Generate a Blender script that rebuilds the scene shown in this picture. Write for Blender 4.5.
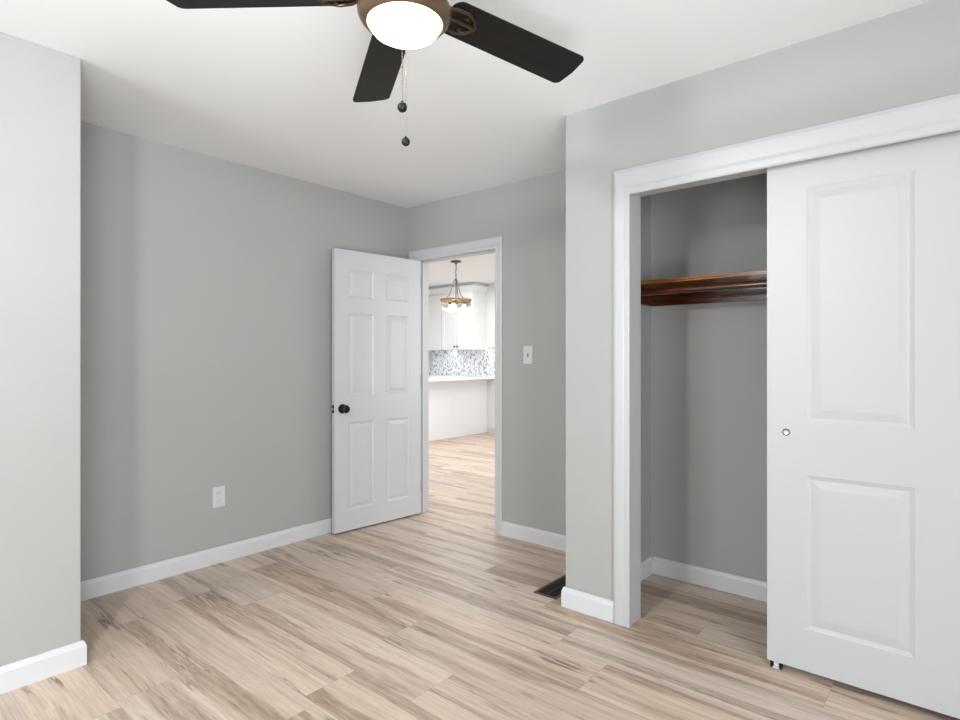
import bpy, bmesh, math, random
from mathutils import Vector, Matrix
random.seed(7)
for o in list(bpy.data.objects):
    bpy.data.objects.remove(o, do_unlink=True)
SC = bpy.context.scene
COL = SC.collection
# ------------------------------------------------------------------ camera
cd = bpy.data.cameras.new('camera')
cd.sensor_fit = 'HORIZONTAL'; cd.sensor_width = 36.0
cd.lens = 575.66 / 960 * 36.0
cd.shift_y = -3.04 / 960
cd.clip_start = 0.02
cam = bpy.data.objects.new('camera', cd); COL.objects.link(cam)
YAW = 40.052
cam.location = (0, 0, 1.2389)
cam.rotation_euler = (math.radians(90), 0, math.radians(YAW - 90))
SC.camera = cam
# ------------------------------------------------------------------ world, lights, exposure
w = bpy.data.worlds.new('world'); SC.world = w; w.use_nodes = True
w.node_tree.nodes['Background'].inputs[0].default_value = (0.75, 0.85, 1.0, 1)
w.node_tree.nodes['Background'].inputs[1].default_value = 0.6
SC.view_settings.view_transform = 'Standard'
SC.view_settings.look = 'None'
SC.view_settings.gamma = 1.0
SC.view_settings.use_curve_mapping = False
SC.view_settings.exposure = 0.25


def area(name, loc, target, sx, sy, power, color=(1, 1, 1), spread=180):
    l = bpy.data.lights.new(name, 'AREA'); l.shape = 'RECTANGLE'
    l.size = sx; l.size_y = sy; l.energy = power; l.color = color
    l.spread = math.radians(spread)
    o = bpy.data.objects.new(name, l); COL.objects.link(o); o.location = loc
    d = Vector(target) - Vector(loc)
    o.rotation_euler = d.to_track_quat('-Z', 'Y').to_euler()
    return o


# assumed sources: daylight through two unseen windows behind the camera, a mid-air lamp for a bounced flash, the far room's unseen window
area('assumed_daylight_rear', (-2.85, 1.80, 1.25), (0, 1.80, 0.90), 1.3, 1.5, 60, (0.87, 0.945, 1.0))  # assumed daylight, its window is out of view
area('assumed_daylight_side', (-0.90, -2.65, 1.25), (-0.90, 0, 1.0), 1.8, 1.5, 170, (0.87, 0.945, 1.0))  # assumed daylight from the second unseen window
area('assumed_bounce_light', (-0.25, 1.20, 2.25), (1.3, 1.8, 0.9), 0.14, 0.14, 24, (0.98, 0.965, 0.95))  # unseen lamp added in mid-air, standing in for an assumed bounced flash
area('ceiling_fill_light', (-0.35, -0.35, 0.35), (1.45, 1.45, 2.44), 0.8, 0.8, 7.0, (0.90, 0.96, 1.0), 75)  # added fill, aimed up to brighten the ceiling
area('assumed_daylight_far_room', (5.2, 1.18, 1.5), (5.4, 4.0, 0.9), 2.4, 1.5, 48, (0.93, 0.97, 1.0))  # assumed daylight, taken from the bright streaks on the far floor
area('far_room_fill_light', (5.4, 4.9, 2.42), (5.4, 4.9, 0), 2.6, 3.0, 72, (0.96, 0.98, 1.0))  # unseen fill panel added overhead to brighten the far room
area('assumed_under_cabinet_light', (7.12, 6.75, 1.345), (7.22, 6.75, 0), 0.08, 1.3, 2.2, (0.97, 0.98, 1.0))  # lamp itself unseen, assumed from the glow on the tiles

# ------------------------------------------------------------------ dimensions (metres)
H = 2.44
VA, UB, UC, VC, UP, VP = 3.441, 3.174, 2.466, 1.516, 0.741, 2.723   # wall planes
UB2 = UB + 0.115          # far side of the door wall
UK = 7.33                 # kitchen wall
BT, BH = 0.016, 0.096     # baseboard


# ------------------------------------------------------------------ materials
def mat(name, color, rough=0.5, metal=0.0, spec=0.5, emit=None, estr=0.0, noise=None, bump=None, coat=0.0):
    m = bpy.data.materials.new(name); m.use_nodes = True
    nt = m.node_tree; b = nt.nodes['Principled BSDF']
    b.inputs['Base Color'].default_value = (*color, 1)
    b.inputs['Roughness'].default_value = rough
    b.inputs['Metallic'].default_value = metal
    b.inputs['Specular IOR Level'].default_value = spec
    b.inputs['Coat Weight'].default_value = coat
    if emit:
        b.inputs['Emission Color'].default_value = (*emit, 1)
        b.inputs['Emission Strength'].default_value = estr
    if noise or bump:
        tc = nt.nodes.new('ShaderNodeTexCoord')
    if noise:
        sc, amt = noise
        n = nt.nodes.new('ShaderNodeTexNoise'); n.inputs['Scale'].default_value = sc
        n.inputs['Detail'].default_value = 3
        nt.links.new(tc.outputs['Object'], n.inputs['Vector'])
        r = nt.nodes.new('ShaderNodeValToRGB')
        r.color_ramp.elements[0].position = 0.3; r.color_ramp.elements[1].position = 0.7
        r.color_ramp.elements[0].color = (*[c * (1 - amt) for c in color], 1)
        r.color_ramp.elements[1].color = (*[min(1, c * (1 + amt)) for c in color], 1)
        nt.links.new(n.outputs['Fac'], r.inputs['Fac'])
        nt.links.new(r.outputs['Color'], b.inputs['Base Color'])
    if bump:
        vec, strength, dist = bump
        mp = nt.nodes.new('ShaderNodeMapping'); mp.inputs['Scale'].default_value = vec
        n2 = nt.nodes.new('ShaderNodeTexNoise'); n2.inputs['Scale'].default_value = 1.0
        n2.inputs['Detail'].default_value = 4
        bp = nt.nodes.new('ShaderNodeBump'); bp.inputs['Strength'].default_value = strength
        bp.inputs['Distance'].default_value = dist
        nt.links.new(tc.outputs['Object'], mp.inputs['Vector'])
        nt.links.new(mp.outputs['Vector'], n2.inputs['Vector'])
        nt.links.new(n2.outputs['Fac'], bp.inputs['Height'])
        nt.links.new(bp.outputs['Normal'], b.inputs['Normal'])
    return m


M = {}
M['wall'] = mat('grey_wall_paint', (0.380, 0.379, 0.368), 0.62, spec=0.3, noise=(3.0, 0.012), bump=((90, 90, 90), 0.06, 0.002))
M['ceil'] = mat('white_ceiling_paint', (0.86, 0.865, 0.87), 0.8, spec=0.2, bump=((70, 70, 70), 0.05, 0.002))
M['trim'] = mat('white_trim_paint', (0.530, 0.532, 0.538), 0.38, bump=((60, 60, 60), 0.04, 0.001))
M['base'] = mat('white_baseboard_paint', (0.61, 0.615, 0.625), 0.38, bump=((60, 60, 60), 0.04, 0.001))
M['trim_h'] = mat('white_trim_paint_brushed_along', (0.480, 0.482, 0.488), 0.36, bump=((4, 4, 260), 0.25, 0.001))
M['trim_v'] = mat('white_trim_paint_brushed_down', (0.530, 0.532, 0.538), 0.36, bump=((4, 260, 4), 0.12, 0.001))
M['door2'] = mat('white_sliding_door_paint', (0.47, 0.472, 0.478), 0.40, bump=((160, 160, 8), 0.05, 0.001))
M['door'] = mat('white_door_paint', (0.54, 0.542, 0.548), 0.36, bump=((160, 160, 8), 0.05, 0.001))
M['plate'] = mat('white_plate_plastic', (0.62, 0.62, 0.62), 0.3)
M['slot'] = mat('dark_slot', (0.03, 0.03, 0.03), 0.6)
M['black'] = mat('black_metal', (0.005, 0.005, 0.005), 0.4, metal=0.0, spec=0.3)
M['bronze'] = mat('oil_rubbed_bronze', (0.075, 0.050, 0.033), 0.32, metal=0.75)
M['ring'] = mat('light_kit_bronze_with_glow', (0.17, 0.115, 0.07), 0.30, metal=0.7)  # bronze lightened: the bowl's glow is put into the ring's colour
M['rim'] = mat('dark_pull_rim', (0.10, 0.10, 0.10), 0.4, metal=0.3)
M['nickel'] = mat('brushed_nickel', (0.62, 0.61, 0.59), 0.3, metal=1.0)
M['chain'] = mat('chain_metal', (0.30, 0.27, 0.24), 0.35, metal=0.9)
M['brass'] = mat('aged_brass', (0.24, 0.17, 0.09), 0.35, metal=0.9)
M['pbronze'] = mat('pendant_bronze', (0.11, 0.085, 0.06), 0.4, metal=0.7)
M['cab'] = mat('white_cabinet_paint', (0.80, 0.80, 0.80), 0.4)
M['farwall'] = mat('pale_wall_paint', (0.74, 0.74, 0.72), 0.6, spec=0.3)
M['counter'] = mat('white_stone_counter', (0.83, 0.83, 0.84), 0.2, noise=(6, 0.03))
M['louver'] = mat('dark_register_louvers', (0.012, 0.009, 0.007), 0.5)
M['vent'] = mat('brown_register_metal', (0.12, 0.072, 0.045), 0.4, metal=0.4)
M['ventdark'] = mat('register_duct_black', (0.004, 0.004, 0.004), 0.9)
M['bowl'] = mat('lit_frosted_glass', (0.95, 0.92, 0.86), 0.4, emit=(1.0, 0.83, 0.60), estr=4.5)
M['bulb'] = mat('lit_bulb', (1, 0.95, 0.85), 0.4, emit=(1.0, 0.80, 0.50), estr=7.0)


def blade_mat():
    m = bpy.data.materials.new('dark_fan_blade_wood'); m.use_nodes = True
    nt = m.node_tree; b = nt.nodes['Principled BSDF']
    tc = nt.nodes.new('ShaderNodeTexCoord'); mp = nt.nodes.new('ShaderNodeMapping')
    mp.inputs['Scale'].default_value = (3, 90, 3)
    n = nt.nodes.new('ShaderNodeTexNoise'); n.inputs['Scale'].default_value = 1; n.inputs['Detail'].default_value = 5
    r = nt.nodes.new('ShaderNodeValToRGB')
    r.color_ramp.elements[0].color = (0.005, 0.0045, 0.004, 1)
    r.color_ramp.elements[1].color = (0.014, 0.012, 0.010, 1)
    nt.links.new(tc.outputs['Object'], mp.inputs['Vector']); nt.links.new(mp.outputs['Vector'], n.inputs['Vector'])
    nt.links.new(n.outputs['Fac'], r.inputs['Fac']); nt.links.new(r.outputs['Color'], b.inputs['Base Color'])
    b.inputs['Roughness'].default_value = 0.5; b.inputs['Specular IOR Level'].default_value = 0.22
    return m


M['blade'] = blade_mat()


def shelf_mat(c0=(0.028, 0.005, 0.002, 1), c1=(0.50, 0.17, 0.030, 1), nm='varnished_redwood'):
    m = bpy.data.materials.new(nm); m.use_nodes = True
    nt = m.node_tree; b = nt.nodes['Principled BSDF']
    tc = nt.nodes.new('ShaderNodeTexCoord'); mp = nt.nodes.new('ShaderNodeMapping')
    mp.inputs['Scale'].default_value = (55, 2.2, 55)
    n = nt.nodes.new('ShaderNodeTexNoise'); n.inputs['Scale'].default_value = 1; n.inputs['Detail'].default_value = 6
    n.inputs['Distortion'].default_value = 0.8
    r = nt.nodes.new('ShaderNodeValToRGB')
    e = r.color_ramp.elements
    e[0].position = 0.3; e[0].color = c0
    e[1].position = 0.72; e[1].color = c1
    nt.links.new(tc.outputs['Object'], mp.inputs['Vector']); nt.links.new(mp.outputs['Vector'], n.inputs['Vector'])
    nt.links.new(n.outputs['Fac'], r.inputs['Fac']); nt.links.new(r.outputs['Color'], b.inputs['Base Color'])
    b.inputs['Roughness'].default_value = 0.22; b.inputs['Coat Weight'].default_value = 0.5
    return m


M['shelf'] = shelf_mat()
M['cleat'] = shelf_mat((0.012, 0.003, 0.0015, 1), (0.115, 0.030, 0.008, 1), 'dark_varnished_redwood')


def tile_mat():
    m = bpy.data.materials.new('mosaic_backsplash'); m.use_nodes = True
    nt = m.node_tree; b = nt.nodes['Principled BSDF']
    tc = nt.nodes.new('ShaderNodeTexCoord')
    mp = nt.nodes.new('ShaderNodeMapping'); mp.inputs['Scale'].default_value = (1, 1.5, 0.8)
    nt.links.new(tc.outputs['Object'], mp.inputs['Vector'])
    v = nt.nodes.new('ShaderNodeTexVoronoi'); v.inputs['Scale'].default_value = 40
    nt.links.new(mp.outputs['Vector'], v.inputs['Vector'])
    sp = nt.nodes.new('ShaderNodeSeparateColor'); nt.links.new(v.outputs['Color'], sp.inputs[0])
    r = nt.nodes.new('ShaderNodeValToRGB'); r.color_ramp.interpolation = 'CONSTANT'
    e = r.color_ramp.elements
    e[0].position = 0; e[0].color = (0.86, 0.87, 0.88, 1)
    e[1].position = 0.50; e[1].color = (0.52, 0.56, 0.60, 1)
    x = e.new(0.68); x.color = (0.78, 0.80, 0.82, 1)
    x = e.new(0.80); x.color = (0.26, 0.29, 0.35, 1)
    x = e.new(0.90); x.color = (0.88, 0.89, 0.90, 1)
    nt.links.new(sp.outputs[0], r.inputs['Fac']); nt.links.new(r.outputs['Color'], b.inputs['Base Color'])
    b.inputs['Roughness'].default_value = 0.2
    return m


M['tile'] = tile_mat()


def glass_mat():
    m = bpy.data.materials.new('clear_glass'); m.use_nodes = True
    nt = m.node_tree; b = nt.nodes['Principled BSDF']
    b.inputs['Transmission Weight'].default_value = 1.0
    b.inputs['Roughness'].default_value = 0.03
    b.inputs['IOR'].default_value = 1.10
    b.inputs['Base Color'].default_value = (0.93, 0.93, 0.91, 1)
    return m


M['glass'] = glass_mat()


def floor_mat():
    m = bpy.data.materials.new('wood_plank_floor'); m.use_nodes = True
    nt = m.node_tree; L = nt.links; b = nt.nodes['Principled BSDF']
    N = nt.nodes.new

    def math_(op, a, c=None, clamp=False):
        n = N('ShaderNodeMath'); n.operation = op; n.use_clamp = clamp
        for i, v in enumerate((a, c)):
            if v is None: continue
            if isinstance(v, (int, float)): n.inputs[i].default_value = v
            else: L.new(v, n.inputs[i])
        return n.outputs[0]

    def mixc(fac, a, c, mode='MIX'):
        n = N('ShaderNodeMix'); n.data_type = 'RGBA'; n.blend_type = mode
        if isinstance(fac, (int, float)): n.inputs[0].default_value = fac
        else: L.new(fac, n.inputs[0])
        for i, v in ((6, a), (7, c)):
            if isinstance(v, tuple): n.inputs[i].default_value = (*v, 1)
            else: L.new(v, n.inputs[i])
        return n.outputs[2]

    def ramp(src, p0, p1, c0=0.0, c1=1.0):
        n = N('ShaderNodeMapRange'); n.interpolation_type = 'SMOOTHSTEP'
        n.inputs[1].default_value = p0; n.inputs[2].default_value = p1
        n.inputs[3].default_value = c0; n.inputs[4].default_value = c1
        L.new(src, n.inputs[0]); return n.outputs[0]
    uv = N('ShaderNodeUVMap'); uv.uv_map = 'plank'
    at = N('ShaderNodeAttribute'); at.attribute_name = 'rnd'
    sep = N('ShaderNodeSeparateXYZ'); L.new(uv.outputs[0], sep.inputs[0])
    sr = N('ShaderNodeSeparateXYZ'); L.new(at.outputs['Vector'], sr.inputs[0])
    al, ac = sep.outputs[0], sep.outputs[1]
    rz = math_('MULTIPLY', sr.outputs[0], 40.0)

    def noise(sa, sc, off, detail=3, dist=0.0, rough=0.5, warp=None):
        c = N('ShaderNodeCombineXYZ')
        L.new(math_('MULTIPLY', al, sa), c.inputs[0])
        acx = math_('MULTIPLY', ac, sc)
        if warp is not None: acx = math_('ADD', acx, warp)
        L.new(acx, c.inputs[1])
        L.new(math_('ADD', rz, off), c.inputs[2])
        n = N('ShaderNodeTexNoise'); n.inputs['Scale'].default_value = 1
        n.inputs['Detail'].default_value = detail; n.inputs['Distortion'].default_value = dist
        n.inputs['Roughness'].default_value = rough
        L.new(c.outputs[0], n.inputs['Vector']); return n.outputs['Fac']
    warp = math_('MULTIPLY', math_('SUBTRACT', noise(1.3, 3.0, 7.3, 2), 0.5), 0.9)
    hn = noise(0.50, 9.0, 0.0, 6, 0.0, 0.60, warp)
    mott = noise(5.0, 60, 41.0, 5, 0.0, 0.7)
    heart = math_('MULTIPLY', ramp(hn, 0.47, 0.62), ramp(mott, 0.34, 0.62, 0.45, 1.0))      # broad brown figure
    edge = math_('MULTIPLY', ramp(math_('ABSOLUTE', math_('SUBTRACT', hn, 0.535)), 0.001, 0.011, 1.0, 0.0), ramp(noise(1.4, 6, 33.0, 2), 0.46, 0.58))
    mid = noise(1.6, 46, 3.1, 4, 0.0, 0.6, warp)                     # streaks
    fine = noise(9.0, 210, 5.7, 3, 0, 0.6)                           # fine grain
    lines = noise(0.6, 8, 0.0, 2, 0.0, 0.45, warp)
    rings = math_('ABSOLUTE', math_('SUBTRACT', math_('FRACT', math_('MULTIPLY', lines, 11.0)), 0.5))
    ringl = ramp(rings, 0.0, 0.14, 1.0, 0.0)
    crk = math_('ABSOLUTE', math_('SUBTRACT', noise(0.35, 7.0, 11.0, 5, 0.0, 0.50), 0.54))
    crm = ramp(noise(1.9, 5, 15.0, 3), 0.52, 0.58)
    crack = math_('MAXIMUM', math_('MULTIPLY', ramp(crk, 0.002, 0.008, 1.0, 0.0), crm), math_('MULTIPLY', math_('MULTIPLY', ramp(crk, 0.004, 0.030, 1.0, 0.0), crm), 0.35))
    fleck = ramp(noise(9, 120, 21.0, 2), 0.66, 0.74)
    fleckm = math_('MULTIPLY', fleck, ramp(noise(3, 12, 25.0, 2), 0.5, 0.62))
    c = mixc(ramp(mid, 0.30, 0.72), (0.680, 0.560, 0.460), (0.560, 0.440, 0.350))
    c = mixc(math_('MULTIPLY', heart, 0.74), c, (0.270, 0.178, 0.122))
    c = mixc(math_('MULTIPLY', edge, 0.55), c, (0.150, 0.090, 0.060))
    c = mixc(math_('MULTIPLY', ringl, math_('ADD', math_('MULTIPLY', heart, 0.30), 0.03)), c, (0.200, 0.130, 0.090))
    c = mixc(ramp(fine, 0.35, 0.75, 0.0, 0.26), c, (0.25, 0.175, 0.125))
    c = mixc(math_('MULTIPLY', crack, 0.70), c, (0.090, 0.055, 0.038))
    c = mixc(math_('MULTIPLY', fleckm, 0.6), c, (0.10, 0.062, 0.045))
    # per-plank tone
    hs = N('ShaderNodeHueSaturation'); L.new(c, hs.inputs['Color'])
    L.new(ramp(sr.outputs[1], 0, 1, 0.93, 1.04), hs.inputs['Value'])
    L.new(ramp(sr.outputs[2], 0, 1, 0.90, 1.06), hs.inputs['Saturation'])
    # joints
    e1 = math_('LESS_THAN', ac, 0.0016); e2 = math_('LESS_THAN', al, 0.0016)
    col = mixc(math_('MULTIPLY', math_('MAXIMUM', e1, e2), 0.40), hs.outputs[0], (0.12, 0.08, 0.06))
    L.new(col, b.inputs['Base Color'])
    L.new(ramp(fine, 0.3, 0.7, 0.40, 0.50), b.inputs['Roughness'])
    b.inputs['Specular IOR Level'].default_value = 0.4
    bp = N('ShaderNodeBump'); bp.inputs['Strength'].default_value = 0.15; bp.inputs['Distance'].default_value = 0.001
    L.new(fine, bp.inputs['Height']); L.new(bp.outputs[0], b.inputs['Normal'])
    return m


M['floor'] = floor_mat()


# ------------------------------------------------------------------ mesh helpers
def box(bm, x0, y0, z0, x1, y1, z1, bev=0.0, mtx=None):
    vs = []
    r = bmesh.ops.create_cube(bm, size=1.0)
    for v in r['verts']:
        v.co = Vector(((x0 + x1) / 2 + v.co.x * (x1 - x0), (y0 + y1) / 2 + v.co.y * (y1 - y0), (z0 + z1) / 2 + v.co.z * (z1 - z0)))
    vs = r['verts']
    if bev > 0:
        es = list({e for v in vs for e in v.link_edges})
        rb = bmesh.ops.bevel(bm, geom=es, offset=bev, segments=2, affect='EDGES', profile=0.5)
        vs = list({v for f in rb['faces'] for v in f.verts} | {v for v in vs if v.is_valid})
    if mtx is not None:
        bmesh.ops.transform(bm, matrix=mtx, verts=vs)


def boxes(lst, bev=0.0):
    bm = bmesh.new()
    for b in lst: box(bm, *b, bev=bev)
    return bm


def lathe(bm, prof, c=(0, 0, 0), seg=40, mtx=None, closed=False):
    rings = []
    for r, z in prof:
        if r < 1e-6:
            rings.append([bm.verts.new((c[0], c[1], c[2] + z))])
        else:
            rings.append([bm.verts.new((c[0] + r * math.cos(2 * math.pi * k / seg), c[1] + r * math.sin(2 * math.pi * k / seg), c[2] + z)) for k in range(seg)])
    if closed: rings.append(rings[0])
    for a, b_ in zip(rings[:-1], rings[1:]):
        for k in range(seg):
            k2 = (k + 1) % seg
            if len(a) == 1 and len(b_) > 1: bm.faces.new((a[0], b_[k], b_[k2]))
            elif len(b_) == 1 and len(a) > 1: bm.faces.new((a[k], b_[0], a[k2]))
            elif len(a) > 1: bm.faces.new((a[k], b_[k], b_[k2], a[k2]))
    if mtx is not None:
        vs = list({v for rr in rings for v in rr})
        bmesh.ops.transform(bm, matrix=mtx, verts=vs)


def tube(bm, pts, r, seg=10, cap=True):
    pts = [Vector(p) for p in pts]
    rings = []
    prev = None
    for i, p in enumerate(pts):
        d = (pts[min(i + 1, len(pts) - 1)] - pts[max(i - 1, 0)]).normalized()
        up = Vector((0, 0, 1)) if abs(d.z) < 0.95 else Vector((1, 0, 0))
        a = d.cross(up).normalized() if prev is None else (prev - d * prev.dot(d)).normalized()
        prev = a
        b_ = d.cross(a)
        rr = r[i] if isinstance(r, (list, tuple)) else r
        rings.append([bm.verts.new(p + (a * math.cos(2 * math.pi * k / seg) + b_ * math.sin(2 * math.pi * k / seg)) * rr) for k in range(seg)])
    for a, b_ in zip(rings[:-1], rings[1:]):
        for k in range(seg):
            bm.faces.new((a[k], a[(k + 1) % seg], b_[(k + 1) % seg], b_[k]))
    if cap:
        bm.faces.new(rings[0]); bm.faces.new(rings[-1])


def torus(bm, R, r, mtx, seg=18, rs=8, sx=1.0, sy=1.0):
    g = []
    for i in range(seg):
        a = 2 * math.pi * i / seg
        g.append([bm.verts.new(mtx @ Vector(((R + r * math.cos(2 * math.pi * j / rs)) * math.cos(a) * sx,
                                              (R + r * math.cos(2 * math.pi * j / rs)) * math.sin(a) * sy,
                                              r * math.sin(2 * math.pi * j / rs)))) for j in range(rs)])
    for i in range(seg):
        for j in range(rs):
            bm.faces.new((g[i][j], g[(i + 1) % seg][j], g[(i + 1) % seg][(j + 1) % rs], g[i][(j + 1) % rs]))


def extrude_profile(bm, prof, p0, p1, nrm, m0=0.0, m1=0.0):
    """prof: list of (out, z); swept from p0 to p1 (xy) ; nrm = outward xy normal. m0/m1: mitre slope at the ends."""
    p0 = Vector((*p0, 0)); p1 = Vector((*p1, 0)); n = Vector((*nrm, 0)).normalized(); d = (p1 - p0).normalized()
    a = [bm.verts.new(p0 + n * o + d * (-m0 * o) + Vector((0, 0, z))) for o, z in prof]
    b_ = [bm.verts.new(p1 + n * o + d * (m1 * o) + Vector((0, 0, z))) for o, z in prof]
    k = len(prof)
    for i in range(k):
        bm.faces.new((a[i], a[(i + 1) % k], b_[(i + 1) % k], b_[i]))
    bm.faces.new(a); bm.faces.new(b_)


def obj(name, bm, m, parent=None, smooth=False, kind=None, bevel=0.0):
    bmesh.ops.recalc_face_normals(bm, faces=bm.faces)
    me = bpy.data.meshes.new(name); bm.to_mesh(me); bm.free()
    if smooth:
        for p in me.polygons: p.use_smooth = True
        try: me.set_sharp_from_angle(angle=math.radians(35))
        except Exception: pass
    o = bpy.data.objects.new(name, me); COL.objects.link(o)
    if m: me.materials.append(m)
    if parent: o.parent = parent
    if kind: o['kind'] = kind
    if bevel > 0:
        b = o.modifiers.new('bevel', 'BEVEL'); b.width = bevel; b.segments = 2; b.limit_method = 'ANGLE'
    return o


def struct(name, bm, m, label=None, **k):
    o = obj(name, bm, m, kind='structure', **k)
    if label: o['label'] = label
    return o


def thing(name, label, cat, loc=(0, 0, 0), rz=0.0, kind=None):
    o = bpy.data.objects.new(name, None); COL.objects.link(o)
    o.empty_display_size = 0.1
    o.location = loc; o.rotation_euler = (0, 0, math.radians(rz))
    o['label'] = label
    if cat: o['category'] = cat
    if kind: o['kind'] = kind
    return o


# ------------------------------------------------------------------ floor: planks run along y (towards the doorway wall's left)
PW, PL = 0.2275, 1.22
U0, U1, V0, V1 = -2.7, 8.3, -2.5, 8.6
bm = bmesh.new()
uvl = bm.loops.layers.uv.new('plank'); rl = bm.faces.layers.float_vector.new('rnd')
known = {3: 2.33, 4: 1.77, 5: 0.62, 6: 1.525, 7: 1.953, 8: 1.10, 9: 1.35, 10: 1.60, 11: 0.908}
base = 0.740 - 3 * PW
rr = random.Random(31)
k = int(math.floor((U0 - base) / PW))
while base + k * PW < U1:
    ua, ub = base + k * PW, base + (k + 1) * PW
    off = known.get(k, rr.uniform(0, PL))
    j = int(math.floor((V0 - off) / PL))
    while off + j * PL < V1:
        va, vb = off + j * PL, off + (j + 1) * PL
        x0, x1, y0, y1 = max(ua, U0), min(ub, U1), max(va, V0), min(vb, V1)
        if x1 > x0 and y1 > y0:
            vs = [bm.verts.new((x0, y0, 0)), bm.verts.new((x1, y0, 0)), bm.verts.new((x1, y1, 0)), bm.verts.new((x0, y1, 0))]
            f = bm.faces.new(vs); f[rl] = Vector((rr.random(), rr.random(), rr.random()))
            for lp in f.loops:
                lp[uvl].uv = (lp.vert.co.y - va, lp.vert.co.x - ua)
        j += 1
    k += 1
# underside slab so that the floor has thickness
box(bm, U0, V0, -0.12, U1, V1, -0.004)
o = struct('floor', bm, M['floor'], 'light beige wood plank floor with brown grain streaks')
# ceiling
struct('ceiling', boxes([(U0 - .1, V0 - .1, H, U1 + .1, V1 + .1, H + 0.12)]), M['ceil'])

# ------------------------------------------------------------------ walls
# wall A, left of the doorway
struct('wall_left', boxes([(UP - 0.3, VA, 0, UB + 0.001, VA + 0.115, H)]), M['wall'])
# projecting wall at the near left
bm = boxes([(-2.60, VP, 0, UP, VA + 0.115, H)])
struct('wall_left_projecting', bm, M['wall'], bevel=0.004)
# wall B with the doorway  (opening v 2.53..3.31, z..2.04)
DV0, DV1, DH = 2.530, 3.310, 2.000
struct('wall_back', boxes([(UB, -0.25, 0, UB2, DV0 - 0.019, H), (UB, DV1 + 0.019, 0, UB2, VA + 0.115, H), (UB, DV0 - 0.019, DH + 0.019, UB2, DV1 + 0.019, H)]), M['wall'])
# closet wall  (opening v -0.012..1.175, z..1.985)
CV0, CV1, CH = -0.064, 1.176, 2.004
struct('wall_right', boxes([(UC, CV1 + 0.0, 0, UC + 0.115, VC, H), (UC, V0, 0, UC + 0.115, CV0, H), (UC, CV0, CH, UC + 0.115, CV1, H)]), M['wall'])
struct('wall_closet_side', boxes([(UC + 0.1145, 1.380, 0, UB, VC, H)]), M['wall'])
struct('wall_closet_far_side', boxes([(UC + 0.1145, -0.365, 0, UB, -0.25, H)]), M['wall'])
# walls behind the camera, with assumed windows for the daylight
UR, VR = -2.60, -2.40
wv0, wv1, wz0, wz1 = 1.15, 2.45, 0.42, 2.08
struct('wall_rear', boxes([(UR - .1, VR - .1, 0, UR, wv0, H), (UR - .1, wv1, 0, UR, VP + .05, H), (UR - .1, wv0, 0, UR, wv1, wz0), (UR - .1, wv0, wz1, UR, wv1, H)]), M['wall'])
su0, su1 = -1.80, 0.0
struct('wall_window_side', boxes([(UR, VR - .1, 0, su0, VR, H), (su1, VR - .1, 0, UC + .115, VR, H), (su0, VR - .1, 0, su1, VR, wz0), (su0, VR - .1, wz1, su1, VR, H)]), M['wall'])
bm = boxes([(UR - .08, wv0, wz0, UR - .02, wv0 + .05, wz1), (UR - .08, wv1 - .05, wz0, UR - .02, wv1, wz1), (UR - .08, wv0, wz0, UR - .02, wv1, wz0 + .05), (UR - .08, wv0, wz1 - .05, UR - .02, wv1, wz1), (UR - .07, wv0, 1.45, UR - .03, wv1, 1.49)])
struct('assumed_window_1', bm, M['trim'])
bm = boxes([(su0, VR - .08, wz0, su0 + .05, VR - .02, wz1), (su1 - .05, VR - .08, wz0, su1, VR - .02, wz1), (su0, VR - .08, wz0, su1, VR - .02, wz0 + .05), (su0, VR - .08, wz1 - .05, su1, VR - .02, wz1), (su0, VR - .07, 1.45, su1, VR - .03, 1.49)])
struct('assumed_window_2', bm, M['trim'])

# far room walls
struct('wall_kitchen', boxes([(UK, 1.0, 0, UK + .115, V1, H)]), M['farwall'])
struct('wall_kitchen_left', boxes([(UB2, 8.0, 0, UK, 8.1, H)]), M['farwall'])
fw = [(UB2 + .001, 1.4, 0, 3.9, 1.5, H), (6.6, 1.4, 0, UK, 1.5, H), (3.9, 1.4, 0, 6.6, 1.5, 0.55), (3.9, 1.4, 2.15, 6.6, 1.5, H)]
struct('wall_kitchen_right', boxes(fw), M['farwall'])
struct('wall_hall', boxes([(UB + .02, VA + .116, 0, UB2, 8.0, H), (UB2 - .03, 1.4, 0, UB2 + .0, VC - .2, H)][:1]), M['farwall'])
bw = [(3.9, 1.41, 0.55, 3.96, 1.48, 2.15), (6.54, 1.41, 0.55, 6.6, 1.48, 2.15), (5.21, 1.41, 0.55, 5.29, 1.48, 2.15), (3.9, 1.41, 0.55, 6.6, 1.48, 0.61), (3.9, 1.41, 2.09, 6.6, 1.48, 2.15), (3.9, 1.42, 1.33, 6.6, 1.46, 1.37)]
struct('assumed_window_3', boxes(bw), M['trim'])  # assumed window, out of view, for the far room's daylight

# ------------------------------------------------------------------ baseboards
BP = [(0, 0), (BT, 0), (BT, BH - 0.020), (BT - 0.003, BH - 0.014), (BT - 0.0055, BH - 0.005), (BT - 0.009, BH), (0, BH)]
DC0, DC1 = DV0 - 0.070, DV1 + 0.094     # casing outer edges of the doorway


def bb(name, segs, prof=BP, label=None):
    bm = bmesh.new()
    for s in segs: extrude_profile(bm, prof, *s)
    return struct(name, bm, M['base'], label)


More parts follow.
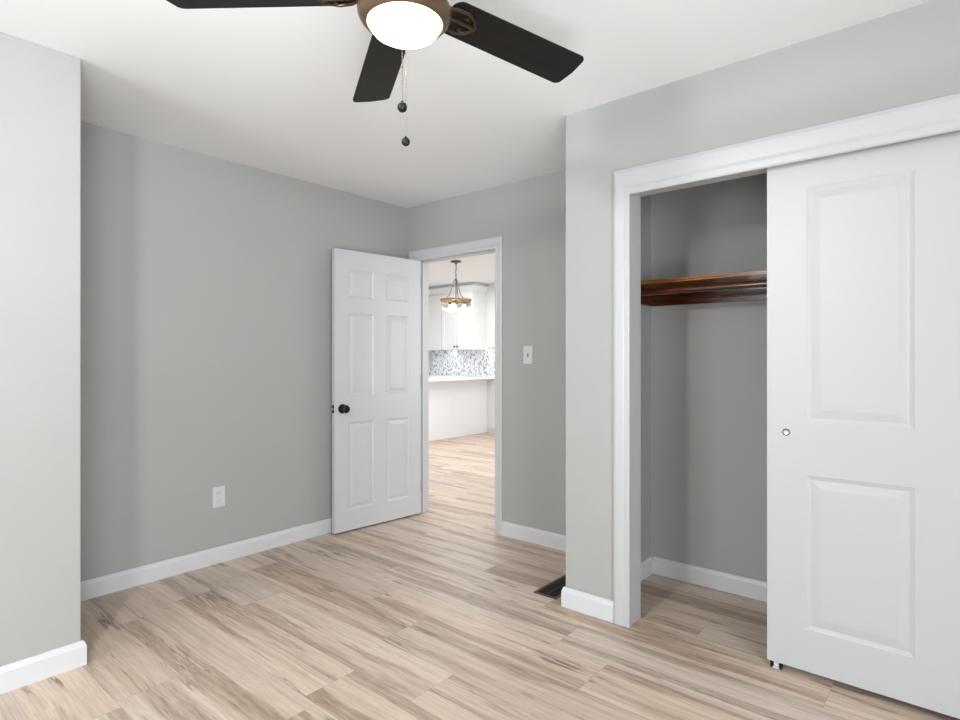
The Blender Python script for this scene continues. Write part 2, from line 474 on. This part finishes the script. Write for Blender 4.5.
bb('baseboard_left', [((UP + BT, VA), (UB - BT * 0, VA), (0, -1))], label='white baseboard along the left wall')
bb('baseboard_left_projecting', [((-2.59, VP), (UP, VP), (0, -1), 0, 1), ((UP, VP), (UP, VA), (1, 0), 1, 0)], label='white baseboard around the projecting wall')
bb('baseboard_back', [((UB, VC + BT), (UB, DC0), (-1, 0)), ((UB, DC1), (UB, VA - BT), (-1, 0))], label='white baseboard beside the doorway')
bb('baseboard_right', [((UC, 1.251), (UC, VC), (-1, 0), 0, 1), ((UC, VC), (UB, VC), (0, 1), 1, 0)], label='white baseboard on the wall end beside the closet')
bb('baseboard_right_far', [((UC, V0 + .1), (UC, CV0 - .075), (-1, 0))])
bb('baseboard_closet', [((UB, -0.25), (UB, 1.380 - BT), (-1, 0)), ((UC + .116, 1.380), (UB, 1.380), (0, -1), 0, 0)], label='white baseboard inside the closet')
bb('baseboard_kitchen', [((UK, 1.5), (UK, 5.995), (-1, 0))])

# ------------------------------------------------------------------ casings
# profile across the casing: (offset from inner edge, thickness)
CP = [(0, 0.009), (0.004, 0.013), (0.018, 0.0135), (0.022, 0.0115), (0.027, 0.0155), (0.050, 0.0175), (0.062, 0.018), (0.066, 0.016), (0.072, 0.014)]


def casing(bm, face_u, v0, v1, ztop, wl, wr, wh, z0=0.0):
    """mitred casing round an opening in a wall u=const, facing -u. v0<v1 inner edges"""
    def ring(off, th, ):
        s = off / 0.072
        return [(v1 + s * wl, z0), (v1 + s * wl, ztop + s * wh), (v0 - s * wr, ztop + s * wh), (v0 - s * wr, z0)], th
    prof = [(0, 0.0)] + CP + [(0.072, 0.0)]
    rows = []
    for off, th in prof:
        pts, t = ring(off, th)
        rows.append([bm.verts.new((face_u - t, v, z)) for v, z in pts])
    for a, b_ in zip(rows[:-1], rows[1:]):
        for i in range(3):
            bm.faces.new((a[i], a[i + 1], b_[i + 1], b_[i]))
    bm.faces.new([r[0] for r in rows]); bm.faces.new([r[-1] for r in rows])


bm = bmesh.new(); casing(bm, UB, DV0 - .006, DV1 + .006, DH, 0.088, 0.064, 0.080)
struct('trim_1', bm, M['trim_v'], 'white casing around the bedroom doorway')
# jamb with stop
bm = boxes([(UB, DV0 - .019, 0, UB2, DV0, DH + .019), (UB, DV1, 0, UB2, DV1 + .019, DH + .019), (UB, DV0, DH, UB2, DV1, DH + .019),
            (UB + .042, DV0, 0, UB + .075, DV0 + .010, DH), (UB + .042, DV1 - .010, 0, UB + .075, DV1, DH), (UB + .042, DV0, DH - .010, UB + .075, DV1, DH)])
j = struct('trim_2', bm, M['trim'], 'white jamb lining the bedroom doorway')
obj('strike_plate', boxes([(UB + .008, DV0 - .0005, 0.865, UB + .034, DV0 + .0015, 0.925)]), M['black'], j)
# casing on the hall side
bm = bmesh.new(); casing(bm, 0, DV0 - .006, DV1 + .006, DH, 0.088, 0.064, 0.080)
for v in bm.verts: v.co.x = UB2 - v.co.x
struct('trim_3', bm, M['trim'])
# closet casing with wide head
bm = bmesh.new(); casing(bm, UC, CV0 + .002, CV1 - .004, CH - .020, 0.078, 0.078, 0.118)
struct('trim_4', bm, M['trim_h'], 'white casing around the closet opening with wide head')
bm = boxes([(UC, CV1 - .001, 0, UC + .118, CV1 + .004, CH), (UC, CV0 - .004, 0, UC + .118, CV0 + .001, CH), (UC, CV0, CH - .004, UC + .118, CV1, CH + .001)])
struct('trim_5', bm, M['trim'], 'white jamb lining the closet opening')


# ------------------------------------------------------------------ panelled door leaf
def panel_leaf(W, Z0, Z1, T, panels, rings):
    """leaf x 0..W, y 0..T, z Z0..Z1; both faces carry the panels"""
    bm = bmesh.new()
    xs = sorted({0.0, W} | {p[0] for p in panels} | {p[1] for p in panels})
    zs = sorted({Z0, Z1} | {p[2] for p in panels} | {p[3] for p in panels})
    for side in (0, 1):
        y = T * side; sg = 1 if side == 0 else -1
        for i in range(len(xs) - 1):
            for k_ in range(len(zs) - 1):
                cx, cz = (xs[i] + xs[i + 1]) / 2, (zs[k_] + zs[k_ + 1]) / 2
                if any(p[0] < cx < p[1] and p[2] < cz < p[3] for p in panels): continue
                bm.faces.new([bm.verts.new((a, y, c)) for a, c in ((xs[i], zs[k_]), (xs[i + 1], zs[k_]), (xs[i + 1], zs[k_ + 1]), (xs[i], zs[k_ + 1]))])
        for (a0, a1, c0, c1) in panels:
            prev = None
            for off, dep in rings:
                r = [bm.verts.new((x, y + sg * dep, z)) for x, z in ((a0 + off, c0 + off), (a1 - off, c0 + off), (a1 - off, c1 - off), (a0 + off, c1 - off))]
                if prev:
                    for q in range(4): bm.faces.new((prev[q], prev[(q + 1) % 4], r[(q + 1) % 4], r[q]))
                prev = r
            bm.faces.new(prev)
    for a, c in (((0, Z0), (W, Z0)), ((W, Z0), (W, Z1)), ((W, Z1), (0, Z1)), ((0, Z1), (0, Z0))):
        bm.faces.new([bm.verts.new(p) for p in ((a[0], 0, a[1]), (c[0], 0, c[1]), (c[0], T, c[1]), (a[0], T, a[1]))])
    bmesh.ops.remove_doubles(bm, verts=bm.verts, dist=1e-5)
    return bm


RG = [(0, 0), (0.003, 0.0022), (0.007, 0.0045), (0.012, 0.0072), (0.018, 0.0075), (0.020, 0.0065), (0.040, 0.0020), (0.043, 0.0012)]
# door_1: six-panel bedroom door, swung open against the left wall
d1 = thing('door_1', 'white six-panel bedroom door standing open by the left wall', None, (3.168, 3.307, 0), 174.85, 'structure')
W = 0.762
s, mu = 0.112, 0.108
pw = (W - 2 * s - mu) / 2
cols = [(s, s + pw), (s + pw + mu, W - s)]
panels = [(a, b_, z0, z1) for a, b_ in cols for z0, z1 in ((0.155, 0.775), (0.962, 1.550), (1.660, 1.860))]
leaf = obj('door_leaf', panel_leaf(W, 0.012, 1.994, 0.035, panels, RG), M['door'], d1)
KZ = 0.876


def knob(side):
    bm = bmesh.new()
    # axis along +y (side 1) or -y (side 0)
    prof_rose = [(0, 0), (0.033, 0), (0.0335, 0.003), (0.031, 0.007), (0.022, 0.010), (0.013, 0.012), (0, 0.012)]
    prof_knob = [(0.0, 0.008), (0.012, 0.010), (0.0115, 0.026), (0.014, 0.031), (0.022, 0.035), (0.0275, 0.042), (0.0285, 0.050), (0.026, 0.058), (0.018, 0.0635), (0.008, 0.065), (0, 0.065)]
    rot = Matrix.Rotation(math.radians(-90 if side else 90), 4, 'X')
    off = Matrix.Translation((W - 0.062, 0.035 if side else 0.0, KZ))
    b1 = bmesh.new(); lathe(b1, prof_rose, mtx=off @ rot)
    b2 = bmesh.new(); lathe(b2, prof_knob, mtx=off @ rot, seg=32)
    if side:
        for dz in (-0.004,):
            lathe(b2, [(0, 0.0645), (0.006, 0.0655), (0.006, 0.067), (0, 0.067)], mtx=off @ rot, seg=16)
    k_ = obj('door_knob', b2, M['black'], d1, smooth=True); k_['label'] = 'black round door knob'
    r_ = obj('knob_rose', b1, M['black'], k_, smooth=True)


knob(1); knob(0)
lp = obj('latch_plate', boxes([(W - 0.0005, 0.006, KZ - 0.028, W + 0.0018, 0.029, KZ + 0.028)]), M['black'], d1)
obj('latch_bolt', boxes([(W, 0.011, KZ - 0.008, W + 0.010, 0.024, KZ + 0.008)]), M['nickel'], lp)
for hz in (0.22, 1.05, 1.83):
    bm = bmesh.new(); lathe(bm, [(0, -0.045), (0.006, -0.045), (0.006, 0.045), (0, 0.045)], (-0.006, -0.006, hz), 14)
    box(bm, -0.006, 0.0, hz - 0.045, -0.0005, 0.030, hz + 0.045)
    obj('hinge', bm, M['black'], d1, smooth=True)

# door_2: two-panel sliding closet door
d2 = thing('door_2', 'white two-panel sliding closet door covering the right of the closet', None, (2.502, 0.603, 0), -90, 'structure')
W2 = 0.664
RG2 = [(0, 0), (0.003, 0.0018), (0.008, 0.0034), (0.014, 0.0056), (0.019, 0.0058), (0.021, 0.0050), (0.044, 0.0016), (0.048, 0.0010)]
obj('door_leaf', panel_leaf(W2, 0.030, 1.998, 0.034, [(0.138, 0.472, 0.192, 0.784), (0.138, 0.472, 0.988, 1.890)], RG2), M['door2'], d2)
bm = bmesh.new()
mt = Matrix.Translation((0.069, 0.0, 0.944)) @ Matrix.Rotation(math.radians(90), 4, 'X')
lathe(bm, [(0, 0.0002), (0.0085, 0.0002), (0.0095, 0.0006), (0.0095, -0.0002)], mtx=mt, seg=28)
fp = obj('finger_pull', bm, M['nickel'], d2, smooth=True); fp['label'] = 'small round metal finger pull'
# floor guide under the sliding door's left corner
bm = bmesh.new(); lathe(bm, [(0.0093, 0.0), (0.0105, 0.0012), (0.0125, 0.0016), (0.0140, 0.0010), (0.0145, -0.001)], mtx=mt, seg=28)
obj('pull_rim', bm, M['rim'], fp, smooth=True)
g = thing('door_guide', 'small white plastic floor guide under the corner of the sliding closet door', 'door guide', (2.526, 0.573, 0))
bm = boxes([(-0.016, -0.012, 0, 0.016, 0.012, 0.004), (-0.006, -0.010, 0.004, 0.006, 0.010, 0.028)], 0.001)
obj('bracket', bm, M['plate'], g)
for y in (0.0125, -0.020):
    obj('gap_shade', boxes([(-0.014, y, 0, 0.014, y + 0.0075, 0.026)]), M['black'], g)  # black blocks put in for the shade in the gaps beside the bracket

# ------------------------------------------------------------------ closet shelf and rod
sh = thing('closet_shelf', 'reddish varnished wooden shelf board across the inside of the closet', 'shelf', (3.01, 0.565, 1.618))
sv0, sv1 = -0.249 - 0.565, 1.379 - 0.565
obj('shelf_board', boxes([(2.850 - 3.01, sv0, 0, UB - 3.01 - .001, sv1, 0.019)], 0.0015), M['shelf'], sh)
c = obj('cleat', boxes([(UB - 3.01 - .020, sv0, -0.090, UB - 3.01 - .001, sv1, -0.0005)], 0.001), M['cleat'], sh)
c['label'] = 'dark varnished cleat on the closet back wall'
obj('cleat', boxes([(2.62 - 3.01, sv1 - .019, -0.090, UB - 3.01 - .021, sv1, -0.0005)], 0.001), M['cleat'], sh)
obj('cleat', boxes([(2.62 - 3.01, sv0, -0.090, UB - 3.01 - .021, sv0 + .019, -0.0005)], 0.001), M['cleat'], sh)
bm = bmesh.new(); tube(bm, [(2.885, -0.229, 1.578), (2.885, 1.359, 1.578)], 0.0165, 20)
o = obj('closet_rod', bm, M['cleat'], smooth=True)
o['label'] = 'round dark wooden hanging rod just beneath the closet shelf'; o['category'] = 'clothes rod'


# ------------------------------------------------------------------ electrical plates
def plate_mesh(w_, h_, t_):
    bm = bmesh.new(); box(bm, -w_ / 2, -t_, -h_ / 2, w_ / 2, 0, h_ / 2, bev=0.002); return bm


ou = thing('wall_outlet', 'white duplex outlet low on the left wall', 'outlet', (1.643, VA, 0.396), 0)
obj('cover_plate', plate_mesh(0.074, 0.121, 0.006), M['plate'], ou)
for dz in (0.0245, -0.0245):
    bm = bmesh.new(); box(bm, -0.0165, -0.0085, dz - 0.0140, 0.0165, -0.005, dz + 0.0140, bev=0.0035)
    so = obj('socket', bm, M['plate'], ou)
    bm = boxes([(-0.0075, -0.0090, dz - 0.001, -0.0055, -0.0084, dz + 0.008), (0.0055, -0.0090, dz - 0.001, 0.0075, -0.0084, dz + 0.007), (-0.0022, -0.0090, dz - 0.0095, 0.0022, -0.0084, dz - 0.0055)])
    obj('slots', bm, M['slot'], so)
bm = bmesh.new(); lathe(bm, [(0, 0), (0.003, 0), (0.0025, 0.0012), (0, 0.0012)], seg=12, mtx=Matrix.Translation((0, -0.006, 0)) @ Matrix.Rotation(math.radians(90), 4, 'X'))
obj('screw', bm, M['nickel'], ou, smooth=True)

sw = thing('light_switch', 'white toggle light switch on the wall right of the doorway', 'light switch', (UB, 2.243, 1.253), -90)
obj('cover_plate', plate_mesh(0.074, 0.121, 0.006), M['plate'], sw)
bm = bmesh.new(); box(bm, -0.005, -0.007, -0.012, 0.005, -0.004, 0.012)
sl = obj('toggle_slot', bm, M['slot'], sw)
bm = bmesh.new(); box(bm, -0.004, -0.016, -0.005, 0.004, 0.0, 0.005, bev=0.001, mtx=Matrix.Translation((0, -0.004, 0.002)) @ Matrix.Rotation(math.radians(-28), 4, 'X'))
obj('toggle', bm, M['plate'], sw)
for dz in (0.030, -0.030):
    bm = bmesh.new(); lathe(bm, [(0, 0), (0.003, 0), (0.0025, 0.0012), (0, 0.0012)], seg=12, mtx=Matrix.Translation((0, -0.006, dz)) @ Matrix.Rotation(math.radians(90), 4, 'X'))
    obj('screw', bm, M['plate'], sw, smooth=True)

# ------------------------------------------------------------------ floor register
vt = thing('floor_register', 'dark brown metal floor vent beside the closet wall corner', 'floor vent', (2.669, 1.664, 0))
LX, LY, R_ = 0.172, 0.070, 0.016
obj('frame', boxes([(-LX, -LY, 0, LX, -LY + R_, 0.004), (-LX, LY - R_, 0, LX, LY, 0.004), (-LX, -LY + R_, 0, -LX + R_, LY - R_, 0.004), (LX - R_, -LY + R_, 0, LX, LY - R_, 0.004)], 0.001), M['vent'], vt)
obj('duct', boxes([(-LX + R_, -LY + R_, 0.0003, LX - R_, LY - R_, 0.0008)]), M['ventdark'], vt)
bm = bmesh.new()
for i in range(23):
    x = -LX + R_ + 0.010 + i * (2 * (LX - R_) - 0.02) / 22
    box(bm, x - 0.0022, -LY + R_, 0.0010, x + 0.0022, LY - R_, 0.0032)
box(bm, -LX + R_, -0.003, 0.0010, LX - R_, 0.003, 0.0034)
obj('louvers', bm, M['louver'], vt)

# ------------------------------------------------------------------ ceiling fan
FC = Vector((1.062, 1.158, 0)); ZB = 2.217; KS = 0.933
fan = thing('ceiling_fan', 'dark bronze five-blade ceiling fan with lit frosted bowl light', 'ceiling fan', (FC.x, FC.y, H))
def fz(z): return 1.239 + (z - 1.239) * KS - H


def kit(p): return [(r * KS, z) for r, z in p]


bm = bmesh.new(); lathe(bm, [(0, 0), (0.085, 0), (0.088, -0.010), (0.080, -0.030), (0.055, -0.045), (0.045, -0.050), (0, -0.050)])
obj('canopy', bm, M['bronze'], fan, smooth=True)
bm = bmesh.new(); lathe(bm, [(0, -0.045), (0.016, -0.045), (0.016, -0.085), (0.055, -0.090), (0.095, -0.105), (0.112, -0.130), (0.115, -0.165), (0.108, -0.190), (0.090, -0.204), (0.075, -0.228), (0, -0.228)])
obj('motor_housing', bm, M['bronze'], fan, smooth=True)
bm = bmesh.new(); lathe(bm, kit([(0, fz(2.272)), (0.085, fz(2.272)), (0.100, fz(2.266)), (0.120, fz(2.256)), (0.133, fz(2.247)), (0.1365, fz(2.238)), (0.135, fz(2.228)), (0.128, fz(2.216)), (0.118, fz(2.205)), (0.110, fz(2.202)), (0.107, fz(2.210)), (0.103, fz(2.235)), (0, fz(2.240))]), seg=64)
lk = obj('light_kit_ring', bm, M['ring'], fan, smooth=True)
bm = bmesh.new(); lathe(bm, kit([(0.1065, fz(2.214)), (0.1060, fz(2.206)), (0.102, fz(2.194)), (0.092, fz(2.181)), (0.074, fz(2.170)), (0.050, fz(2.163)), (0.025, fz(2.1595)), (0, fz(2.158))]), seg=64)
o = obj('light_bowl', bm, M['bowl'], fan, smooth=True); o['label'] = 'glowing frosted glass bowl'
# three thumb screws on the ring
for a in (40, 160, 280):
    bm = bmesh.new(); a_ = math.radians(a)
    tube(bm, [(0.120 * math.cos(a_), 0.120 * math.sin(a_), fz(2.234)), (0.133 * math.cos(a_), 0.133 * math.sin(a_), fz(2.234))], 0.004, 10)
    obj('thumb_screw', bm, M['brass'], fan, smooth=True)


def blade_bm():
    bm = bmesh.new()
    r0, r1 = 0.135, 0.645
    out = []
    w0, w1 = 0.0610, 0.0700
    n = 8
    # outline counter-clockwise; inner end softly rounded, tip with rounded corners
    for i in range(n + 1):
        t = math.radians(180 + 90 * i / n); out.append((r0 + 0.030 + 0.030 * math.cos(t), -w0 + 0.030 + 0.030 * math.sin(t)))
    for i in range(n + 1):
        t = math.radians(270 + 90 * i / n); out.append((r1 - 0.026 + 0.020 * math.cos(t), -w1 + 0.022 + 0.022 * math.sin(t)))
    out.append((r1, 0.0))
    for i in range(n + 1):
        t = math.radians(90 * i / n); out.append((r1 - 0.026 + 0.022 * math.cos(t), w1 - 0.022 + 0.022 * math.sin(t)))
    for i in range(n + 1):
        t = math.radians(90 + 90 * i / n); out.append((r0 + 0.030 + 0.030 * math.cos(t), w0 - 0.030 + 0.030 * math.sin(t)))
    T = 0.006
    lo = [bm.verts.new((x, y, -T / 2)) for x, y in out]; hi = [bm.verts.new((x, y, T / 2)) for x, y in out]
    bm.faces.new(lo); bm.faces.new(hi)
    for i in range(len(out)):
        q = (i + 1) % len(out); bm.faces.new((lo[i], lo[q], hi[q], hi[i]))
    bmesh.ops.rotate(bm, verts=bm.verts, cent=(0, 0, 0), matrix=Matrix.Rotation(math.radians(PITCH), 3, 'X'))
    return bm


PITCH = -13


def iron_bm():
    bm = bmesh.new()
    # two curved arms from the motor to the blade root, closed by a plate under the blade
    for s_ in (-1, 1):
        pts = [(0.085, 0.010 * s_, 0.010), (0.120, 0.020 * s_, 0.000), (0.150, 0.036 * s_, -0.006), (0.185, 0.040 * s_, -0.008), (0.215, 0.026 * s_, -0.008), (0.232, 0.0, -0.008)]
        tube(bm, pts, 0.0055, 8)
    tube(bm, [(0.085, 0, 0.008), (0.150, 0, -0.005), (0.232, 0, -0.008)], 0.006, 8)
    for x, y in ((0.190, 0.022), (0.190, -0.022), (0.222, 0.0)):
        lathe(bm, [(0, -0.014), (0.006, -0.013), (0.007, -0.009), (0, -0.008)], (x, y, 0), 10)
    bmesh.ops.rotate(bm, verts=bm.verts, cent=(0, 0, 0), matrix=Matrix.Rotation(math.radians(PITCH), 3, 'X'))
    return bm


b0 = i0 = None
for k in range(5):
    if b0 is None:
        b0 = obj('blade', blade_bm(), M['blade'], fan, bevel=0.001); i0 = obj('blade_iron', iron_bm(), M['bronze'], b0, smooth=True)
        bl = b0
    else:
        bl = b0.copy(); COL.objects.link(bl); bl.parent = fan
        ii = i0.copy(); COL.objects.link(ii); ii.parent = bl
    bl.location = (0, 0, ZB - H); bl.rotation_euler = (0, math.radians(1.3), math.radians(-13.0 + 72 * k))


def pull_chain(x, y, ztop, zball, m_ball, lab):
    bm = bmesh.new()
    n = int((ztop - zball) / 0.0075)
    tube(bm, [(x, y, ztop), (x, y, zball)], 0.0009, 6)
    for i in range(n):
        z = ztop - i * 0.0075
        lathe(bm, [(0, 0.0019), (0.0015, 0.0012), (0.0019, 0), (0.0015, -0.0012), (0, -0.0019)], (x, y, z), 6)
    lathe(bm, [(0, 0.004), (0.0028, 0.002), (0.0028, -0.002), (0, -0.004)], (x, y, (ztop * .35 + zball * .65)), 8)
    c_ = obj('pull_chain', bm, M['chain'], fan, smooth=True)
    b_ = bmesh.new(); rb = 0.0125
    lathe(b_, [(0, rb + .003), (0.003, rb + .003), (0.004, rb - .001)] + [(rb * math.sin(math.radians(a)), rb * math.cos(math.radians(a))) for a in range(24, 180, 12)] + [(0, -rb)], (x, y, zball), 24)
    q = obj('chain_ball', b_, m_ball, c_, smooth=True); q['label'] = lab


cy, sy = math.cos(math.radians(YAW)), math.sin(math.radians(YAW))
# positions worked out from the fan axis: one chain on the near side of the ring, one on the far side
near = (KS * (1.545 * cy - 0.2087 * sy) - FC.x, KS * (1.545 * sy + 0.2087 * cy) - FC.y)
far = (KS * (1.79 * cy - 0.2310 * sy) - FC.x, KS * (1.79 * sy + 0.2310 * cy) - FC.y)
pull_chain(near[0], near[1], fz(2.222), fz(1.909), M['black'], 'black ball at the end of the near chain')
pull_chain(far[0], far[1], fz(2.222), fz(1.908), M['black'], 'black ball at the end of the far chain')

# ------------------------------------------------------------------ pendant in the far room
pu, pv = 5.322, 4.867
pd = thing('pendant_lamp', 'bronze pendant lamp with clear glass bowl seen through the doorway', 'pendant lamp', (pu, pv, H))
bm = bmesh.new(); lathe(bm, [(0, 0), (0.064, 0), (0.066, -0.008), (0.060, -0.018), (0.020, -0.024), (0.010, -0.045), (0, -0.045)])
obj('ceiling_canopy', bm, M['pbronze'], pd, smooth=True)
bm = bmesh.new()
n = 7; z = -0.050
for i in range(n):
    mt = Matrix.Translation((0.004 * math.sin(i * 1.3), 0, -0.056 - i * 0.0245)) @ Matrix.Rotation(math.radians(90 * (i % 2)), 4, 'Z') @ Matrix.Rotation(math.radians(90), 4, 'X')
    torus(bm, 0.0125, 0.0028, mt, 14, 6, 0.75, 1.25)
tube(bm, [(0, 0, -0.04), (0.010, 0.004, -0.09), (-0.008, -0.006, -0.15), (0.0, 0, -0.225)], 0.0022, 6)
obj('chain', bm, M['pbronze'], pd, smooth=True)
bm = bmesh.new(); lathe(bm, [(0, -0.214), (0.008, -0.216), (0.016, -0.224), (0.018, -0.232), (0.010, -0.242), (0.008, -0.250), (0, -0.25)])
obj('hub', bm, M['pbronze'], pd, smooth=True)
zr = 1.950 - H
for k in range(3):
    a = math.radians(25 + 120 * k); bm = bmesh.new()
    pts = [(0.006, -0.232), (0.022, -0.245), (0.040, -0.290), (0.058, -0.360), (0.085, -0.425), (0.125, -0.470), (0.178, zr + 0.010)]
    tube(bm, [(r * math.cos(a), r * math.sin(a), z) for r, z in pts], 0.0050, 8)
    obj('arm', bm, M['pbronze'], pd, smooth=True)
bm = bmesh.new(); tube(bm, [(0, 0, -0.24), (0, 0, zr - 0.03)], 0.006, 8)
lathe(bm, [(0, zr - 0.02), (0.030, zr - 0.022), (0.034, zr - 0.034), (0.010, zr - 0.045), (0, zr - 0.045)])
obj('stem', bm, M['pbronze'], pd, smooth=True)
bm = bmesh.new(); lathe(bm, [(0.186, zr + 0.014), (0.196, zr + 0.012), (0.198, zr - 0.010), (0.188, zr - 0.014), (0.182, zr - 0.010)], seg=56, closed=True)
obj('ring', bm, M['brass'], pd, smooth=True)
bm = bmesh.new()
out = [(0.185, zr - 0.006), (0.186, zr - 0.050), (0.181, zr - 0.085), (0.160, zr - 0.115), (0.120, zr - 0.138), (0.070, zr - 0.152), (0.0, zr - 0.158)]
inn = [(0.0, zr - 0.154), (0.069, zr - 0.148), (0.118, zr - 0.134), (0.157, zr - 0.112), (0.177, zr - 0.083), (0.182, zr - 0.050), (0.181, zr - 0.006)]
lathe(bm, out + inn, seg=56)
obj('glass_bowl', bm, M['glass'], pd, smooth=True)
bm = bmesh.new(); lathe(bm, [(0, zr - 0.150), (0.010, zr - 0.155), (0.012, zr - 0.162), (0.005, zr - 0.172), (0, zr - 0.176)])
obj('finial', bm, M['brass'], pd, smooth=True)
for k in range(3):
    a = math.radians(85 + 120 * k); x, y = 0.085 * math.cos(a), 0.085 * math.sin(a)
    bm = bmesh.new(); tube(bm, [(0, 0, zr - 0.030), (x, y, zr - 0.028)], 0.005, 8); lathe(bm, [(0, zr - 0.020), (0.014, zr - 0.022), (0.014, zr - 0.044), (0, zr - 0.046)], (x, y, 0), 16)
    so = obj('bulb_socket', bm, M['pbronze'], pd, smooth=True)
    bm = bmesh.new(); lathe(bm, [(0, zr - 0.044), (0.012, zr - 0.048), (0.024, zr - 0.070), (0.028, zr - 0.085), (0.022, zr - 0.104), (0, zr - 0.113)], (x, y, 0), 20)
    obj('bulb', bm, M['bulb'], so, smooth=True)

# ------------------------------------------------------------------ kitchen beyond the doorway
# peninsula / base cabinet run
pn = thing('base_cabinet', 'white plain-sided kitchen peninsula base seen through the doorway', 'cabinet', (6.4, 6.30, 0))
obj('body', boxes([(5.20 - 6.4, 6.0 - 6.3, 0, UK - 6.402, 6.60 - 6.3, 0.884)], 0.003), M['cab'], pn)
ct = obj('countertop', boxes([(5.10, 5.825, 0.885, UK - .001, 6.64, 0.917), (6.70, 6.64, 0.885, UK - .001, 7.99, 0.917)], 0.0), M['counter'])
ct['label'] = 'white stone countertop on the kitchen peninsula below the mosaic tiles'; ct['category'] = 'countertop'
bc = thing('base_cabinet', 'white base cabinets along the kitchen wall beneath the white counter', 'cabinet', (7.05, 7.3, 0))
obj('body', boxes([(6.73 - 7.05, 6.601 - 7.3, 0, UK - .001 - 7.05, 7.99 - 7.3, 0.884)], 0.003), M['cab'], bc)
struct('wall_tiles_kitchen', boxes([(UK - 0.010, 5.80, 0.918, UK - .0005, 7.99, 1.405)]), M['tile'])


def shaker(bm, v0, v1, z0, z1, u, f=0.060):
    """shaker door on plane u facing -u"""
    t = 0.019
    box(bm, u - t, v0, z0, u, v0 + f, z1, bev=0.0015); box(bm, u - t, v1 - f, z0, u, v1, z1, bev=0.0015)
    box(bm, u - t, v0 + f, z0, u, v1 - f, z0 + f, bev=0.0015); box(bm, u - t, v0 + f, z1 - f, u, v1 - f, z1, bev=0.0015)
    box(bm, u - 0.010, v0 + f, z0 + f, u, v1 - f, z1 - f)


def upper(v0, v1, label, knobs, single=False):
    vc = (v0 + v1) / 2
    t = thing('wall_cabinet', label, 'cabinet', (7.01, vc, 1.355))
    obj('body', boxes([(0.0, v0 - vc + .001, 0, UK - 7.01 - .001, v1 - vc - .001, 0.945)], 0.001), M['cab'], t)
    g_ = 0.006
    doors = [(v0 + g_, vc - g_ / 2), (vc + g_ / 2, v1 - g_)] if not single else [(v0 + g_, v1 - g_)]
    for i, (a, b_) in enumerate(doors):
        bm = bmesh.new(); shaker(bm, a - vc, b_ - vc, 0.006, 0.925, 0.0)
        d = obj('cabinet_door', bm, M['cab'], t)
        if knobs:
            y = (b_ - vc - 0.030) if i == 0 else (a - vc + 0.030)
            bm = bmesh.new(); lathe(bm, [(0, 0.016), (0.006, 0.018), (0.006, 0.030), (0.014, 0.036), (0.015, 0.044), (0.008, 0.050), (0, 0.050)], seg=16,
                                    mtx=Matrix.Translation((0, y, 0.055)) @ Matrix.Rotation(math.radians(-90), 4, 'Y'))
            obj('cabinet_knob', bm, M['black'], d, smooth=True)
    return t


upper(6.035, 6.730, 'white two-door wall cabinet with small black knobs, behind the pendant lamp', True)
upper(6.732, 7.490, 'white wall cabinet at the left edge of the doorway view', True)
# crown moulding
bm = bmesh.new()
CRP = [(0, 0), (0.012, 0), (0.016, 0.020), (0.040, 0.060), (0.060, 0.075), (0.062, 0.090), (0, 0.090)]
extrude_profile(bm, CRP, (7.010, 6.036), (7.010, 7.6), (-1, 0), 1, 0)
extrude_profile(bm, CRP, (UK - .001, 6.036), (7.010, 6.036), (0, -1), 0, 1)
for v in bm.verts: v.co.z += 2.301
box(bm, 7.000, 6.026, 2.390, UK - .001, 7.6, 2.4395)
struct('trim_6', bm, M['cab'], 'white crown moulding above the kitchen wall cabinets')
wp = obj('wall_plate', plate_mesh(0.20, 0.27, 0.008), M['plate'])
wp.location = (UK - 0.010, 7.36, 1.18); wp.rotation_euler = (0, 0, math.radians(-90))
wp['label'] = 'white wall plate on the mosaic tiles at the left of the doorway view'; wp['category'] = 'wall plate'
